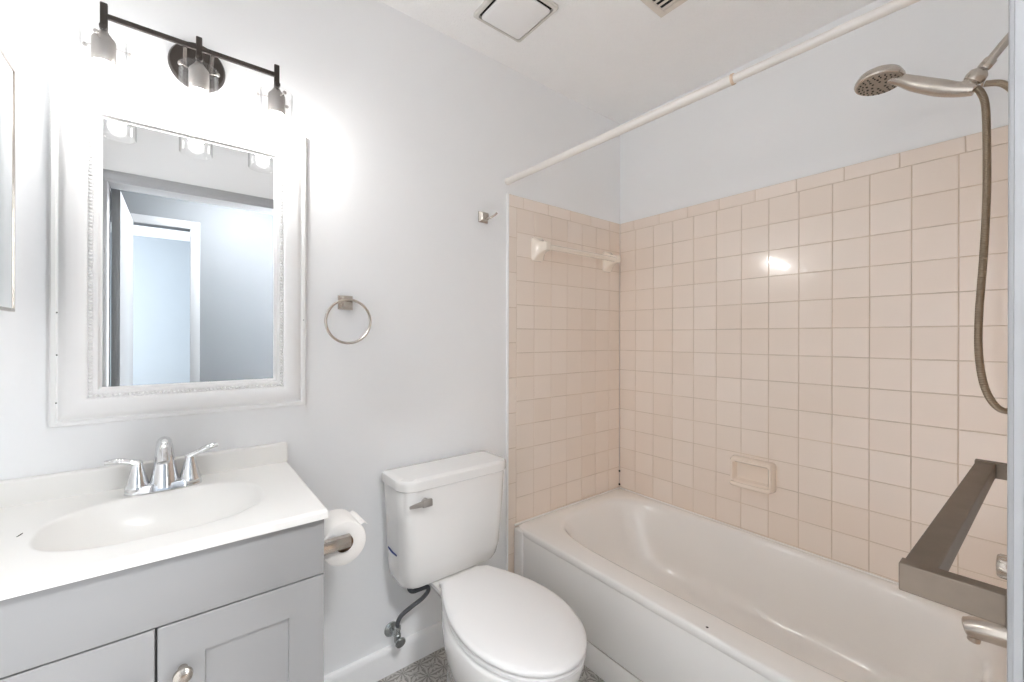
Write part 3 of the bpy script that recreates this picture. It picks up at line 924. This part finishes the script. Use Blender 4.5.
AX0, AX1, AY0, AY1 = 1.10, 1.397, -.93, -.578
av = thing('ceiling_vent', 'louvered ceiling air vent near the shower rod', 'air vent', ((AX0 + AX1) / 2, (AY0 + AY1) / 2, ZC))
mb = MB(); w = .024
for lo, hi in (((AX0, AY0), (AX1, AY0 + w)), ((AX0, AY1 - w), (AX1, AY1)), ((AX0, AY0 + w), (AX0 + w, AY1 - w)), ((AX1 - w, AY0 + w), (AX1, AY1 - w))):
    mb.box((lo[0], lo[1], ZC - .007), (hi[0], hi[1], ZC + .001), .002)
mb.build('frame', 'grille', av)
mb = MB(); mb.box((AX0 + w, AY0 + w, ZC - .0012), (AX1 - w, AY1 - w, ZC - .0002)); mb.build('duct_opening', 'black', av)
k = 0; x = AX0 + w + .008
while x < AX1 - w - .004:
    mb = MB(); mb.box((x - .0065, AY0 + w - .002, ZC - .0055), (x + .0015, AY1 - w + .002, ZC - .0040), 0, rot=Matrix.Rotation(math.radians(28), 3, 'Y'))
    mb.build('louver', 'grille', av); x += .0235

# ------------------------------------------------------------------ shower fittings on the door wall
SX = 1.555
sh = thing('handheld_shower', 'brushed nickel handheld shower with metal hose on its wall arm', 'shower head', (SX, -1.452, 1.95))
mb = MB()
mb.lathe([(.028, 0), (.028, .003), (.018, .010), (.012, .012)], (SX, -1.4525, 1.960), (0, 1, 0), seg=24)
mb.tube([(SX, -1.452, 1.960), (SX, -1.430, 1.955), (SX, -1.405, 1.928), (SX, -1.378, 1.893)], .0095, seg=16, sub=5)
d = Vector((0, .62, -.78)).normalized()
mb.lathe([(.0125, 0), (.0135, .003), (.0135, .020), (.012, .022)], (SX, -1.3795, 1.895), d, seg=8)
mb.build('shower_arm', 'nickel', sh)
mb = MB()
mb.lathe([(.013, 0), (.019, .006), (.021, .016), (.019, .026), (.013, .030)], (SX, -1.364, 1.875), d, seg=20)
mb.box((SX - .014, -1.352, 1.826), (SX + .014, -1.330, 1.862), .005, 3, rot=Matrix.Rotation(math.radians(-30), 3, 'X'))
mb.lathe([(.012, 0), (.014, .003), (.014, .018), (.011, .022)], (SX + .010, -1.345, 1.850), (.2, -1, -.25), seg=12)
mb.build('holder', 'nickel', sh)
mb = MB()
hp = [(SX, -1.352, 1.834), (SX, -1.325, 1.845), (SX, -1.290, 1.866), (SX, -1.245, 1.898), (SX, -1.215, 1.923), (SX, -1.185, 1.944)]
mb.tube(hp, [.0150, .0175, .0205, .0190, .0150, .0140], seg=18, sub=5)
hd = Vector((-.12, .03, -.99)).normalized()      # the way the spray face looks
hc = Vector((SX - .002, -1.170, 1.934))
mb.lathe([(.010, -.030), (.030, -.025), (.048, -.013), (.055, 0), (.056, .006), (.054, .010), (.050, .011)], hc - hd * .008, hd, seg=40)
hs = mb.build('handset', 'nickel', sh)
mb = MB(); mb.lathe([(.0505, 0), (.049, .002), (.020, .0028), (.001, .003)], hc + hd * .003, hd, seg=40); mb.build('spray_face', 'face', hs)
mb = MB(); e1 = hd.cross(Vector((0, 0, 1))).normalized(); e2 = hd.cross(e1)
for rr_, cnt, rad in ((.044, 22, .0022), (.036, 18, .0020), (.027, 10, .0030), (.016, 6, .0030)):
    for k in range(cnt):
        a = 2 * PI * k / cnt
        c = hc + hd * .0048 + (e1 * math.cos(a) + e2 * math.sin(a)) * rr_
        mb.lathe([(rad, 0), (rad, .002), (rad * .5, .003)], c, hd, seg=8)
mb.build('nozzles', 'rubber', hs)
# hose: down from the handset, round the bottom and back up to the holder
mb = MB()
hose = [(SX, -1.352, 1.838), (SX, -1.362, 1.822), (SX, -1.370, 1.785), (SX, -1.3725, 1.70), (SX, -1.3725, 1.56), (SX, -1.368, 1.42), (SX, -1.361, 1.28), (SX, -1.360, 1.18), (SX, -1.368, 1.10),
        (SX, -1.384, 1.052), (SX + .004, -1.404, 1.035), (SX + .012, -1.424, 1.052), (SX + .018, -1.434, 1.11), (SX + .022, -1.437, 1.25), (SX + .024, -1.437, 1.5), (SX + .024, -1.434, 1.70), (SX + .022, -1.420, 1.79), (SX + .018, -1.398, 1.832), (SX + .014, -1.368, 1.845)]
mb.tube(hose, .0074, seg=12, sub=14)
ho = mb.build('hose', 'nickel_hose', sh)
# ribbing of the metal hose
bt = M['nickel_hose'].node_tree
wv = bt.nodes.new('ShaderNodeTexWave'); wv.bands_direction = 'Z'; wv.inputs['Scale'].default_value = 75
tcn = bt.nodes.new('ShaderNodeTexCoord'); bpn = bt.nodes.new('ShaderNodeBump'); bpn.inputs['Strength'].default_value = .7; bpn.inputs['Distance'].default_value = .002
bt.links.new(tcn.outputs['Object'], wv.inputs['Vector']); bt.links.new(wv.outputs['Fac'], bpn.inputs['Height'])
bt.links.new(bpn.outputs['Normal'], bt.nodes['Principled BSDF'].inputs['Normal'])

sp = thing('tub_spout', 'brushed nickel tub spout over the shower end of the bathtub', 'tub spout', (SX, -1.452, .50))
mb = MB()
mb.lathe([(.030, 0), (.030, .004), (.024, .008)], (SX, -1.4525, .500), (0, 1, 0), seg=24)
mb.tube([(SX, -1.450, .500), (SX, -1.410, .499), (SX, -1.375, .493), (SX, -1.352, .486), (SX, -1.341, .482), (SX, -1.338, .481)], [.030, .030, .0275, .0245, .0225, .0185], seg=24)
mb.build('spout', 'nickel', sp)
mb = MB(); mb.lathe([(.011, 0), (.012, .006), (.012, .022), (.010, .024)], (SX, -1.356, .476), (0, .15, -1), seg=16); mb.build('outlet', 'nickel', sp)

hv = thing('shower_valve', 'brushed nickel shower valve handle above the tub spout', 'shower valve', (SX, -1.452, .66))
mb = MB(); mb.lathe([(.075, 0), (.075, .003), (.060, .009), (.026, .012)], (SX, -1.4525, .660), (0, 1, 0), seg=36); mb.build('escutcheon', 'nickel', hv)
mb = MB(); mb.lathe([(.022, .010), (.022, .024), (.018, .026), (.018, .034), (.025, .036), (.027, .044), (.027, .056), (.023, .062), (.001, .064)], (SX, -1.4525, .660), (0, 1, 0), seg=28)
for k in range(8):
    a = 2 * PI * k / 8
    mb.lathe([(.007, .036), (.0075, .040), (.0075, .056), (.004, .061)], (SX + .022 * math.cos(a), -1.4525, .660 + .022 * math.sin(a)), (0, 1, 0), seg=10)
mb.build('handle', 'nickel', hv)

# metal towel bar on the door wall, close by the doorway
tb = thing('metal_towel_bar', 'square brushed nickel towel bar beside the doorway, in front of the tub', 'towel bar', (.92, YF, .955))
N0 = Vector((.612, -1.3620)); N1 = Vector((1.222, -1.3765))
mb = MB()
def barloop(c, wy0, wy1): return [Vector((c.x, c.y + wy0, .944)), Vector((c.x, c.y + wy1, .944)), Vector((c.x, c.y + wy1, .970)), Vector((c.x, c.y + wy0, .970))]
mb.loft([barloop(N0, -.026, 0), barloop(N1, -.026, 0)]); mb.build('bar', 'nickel_dark', tb, smooth=False, bevel=.0015)
for c, s in ((N0, -1), (N1, 1)):
    mb = MB()
    a, b = (c.x - .014, c.x + .004) if s < 0 else (c.x - .004, c.x + .014)
    mb.box((a, YF + .012, .9425), (b, c.y + .0015, .972), .0015)
    mb.loft([[Vector(((a + b) / 2 + u * .024, YF, .957 + v * .026)) for u, v in ((1, 1), (-1, 1), (-1, -1), (1, -1))],
             [Vector(((a + b) / 2 + u * .023, YF + .006, .957 + v * .025)) for u, v in ((1, 1), (-1, 1), (-1, -1), (1, -1))],
             [Vector(((a + b) / 2 + u * .009, YF + .024, .957 + v * .0147)) for u, v in ((1, 1), (-1, 1), (-1, -1), (1, -1))]])
    mb.build('post', 'nickel_dark', tb, smooth=False)
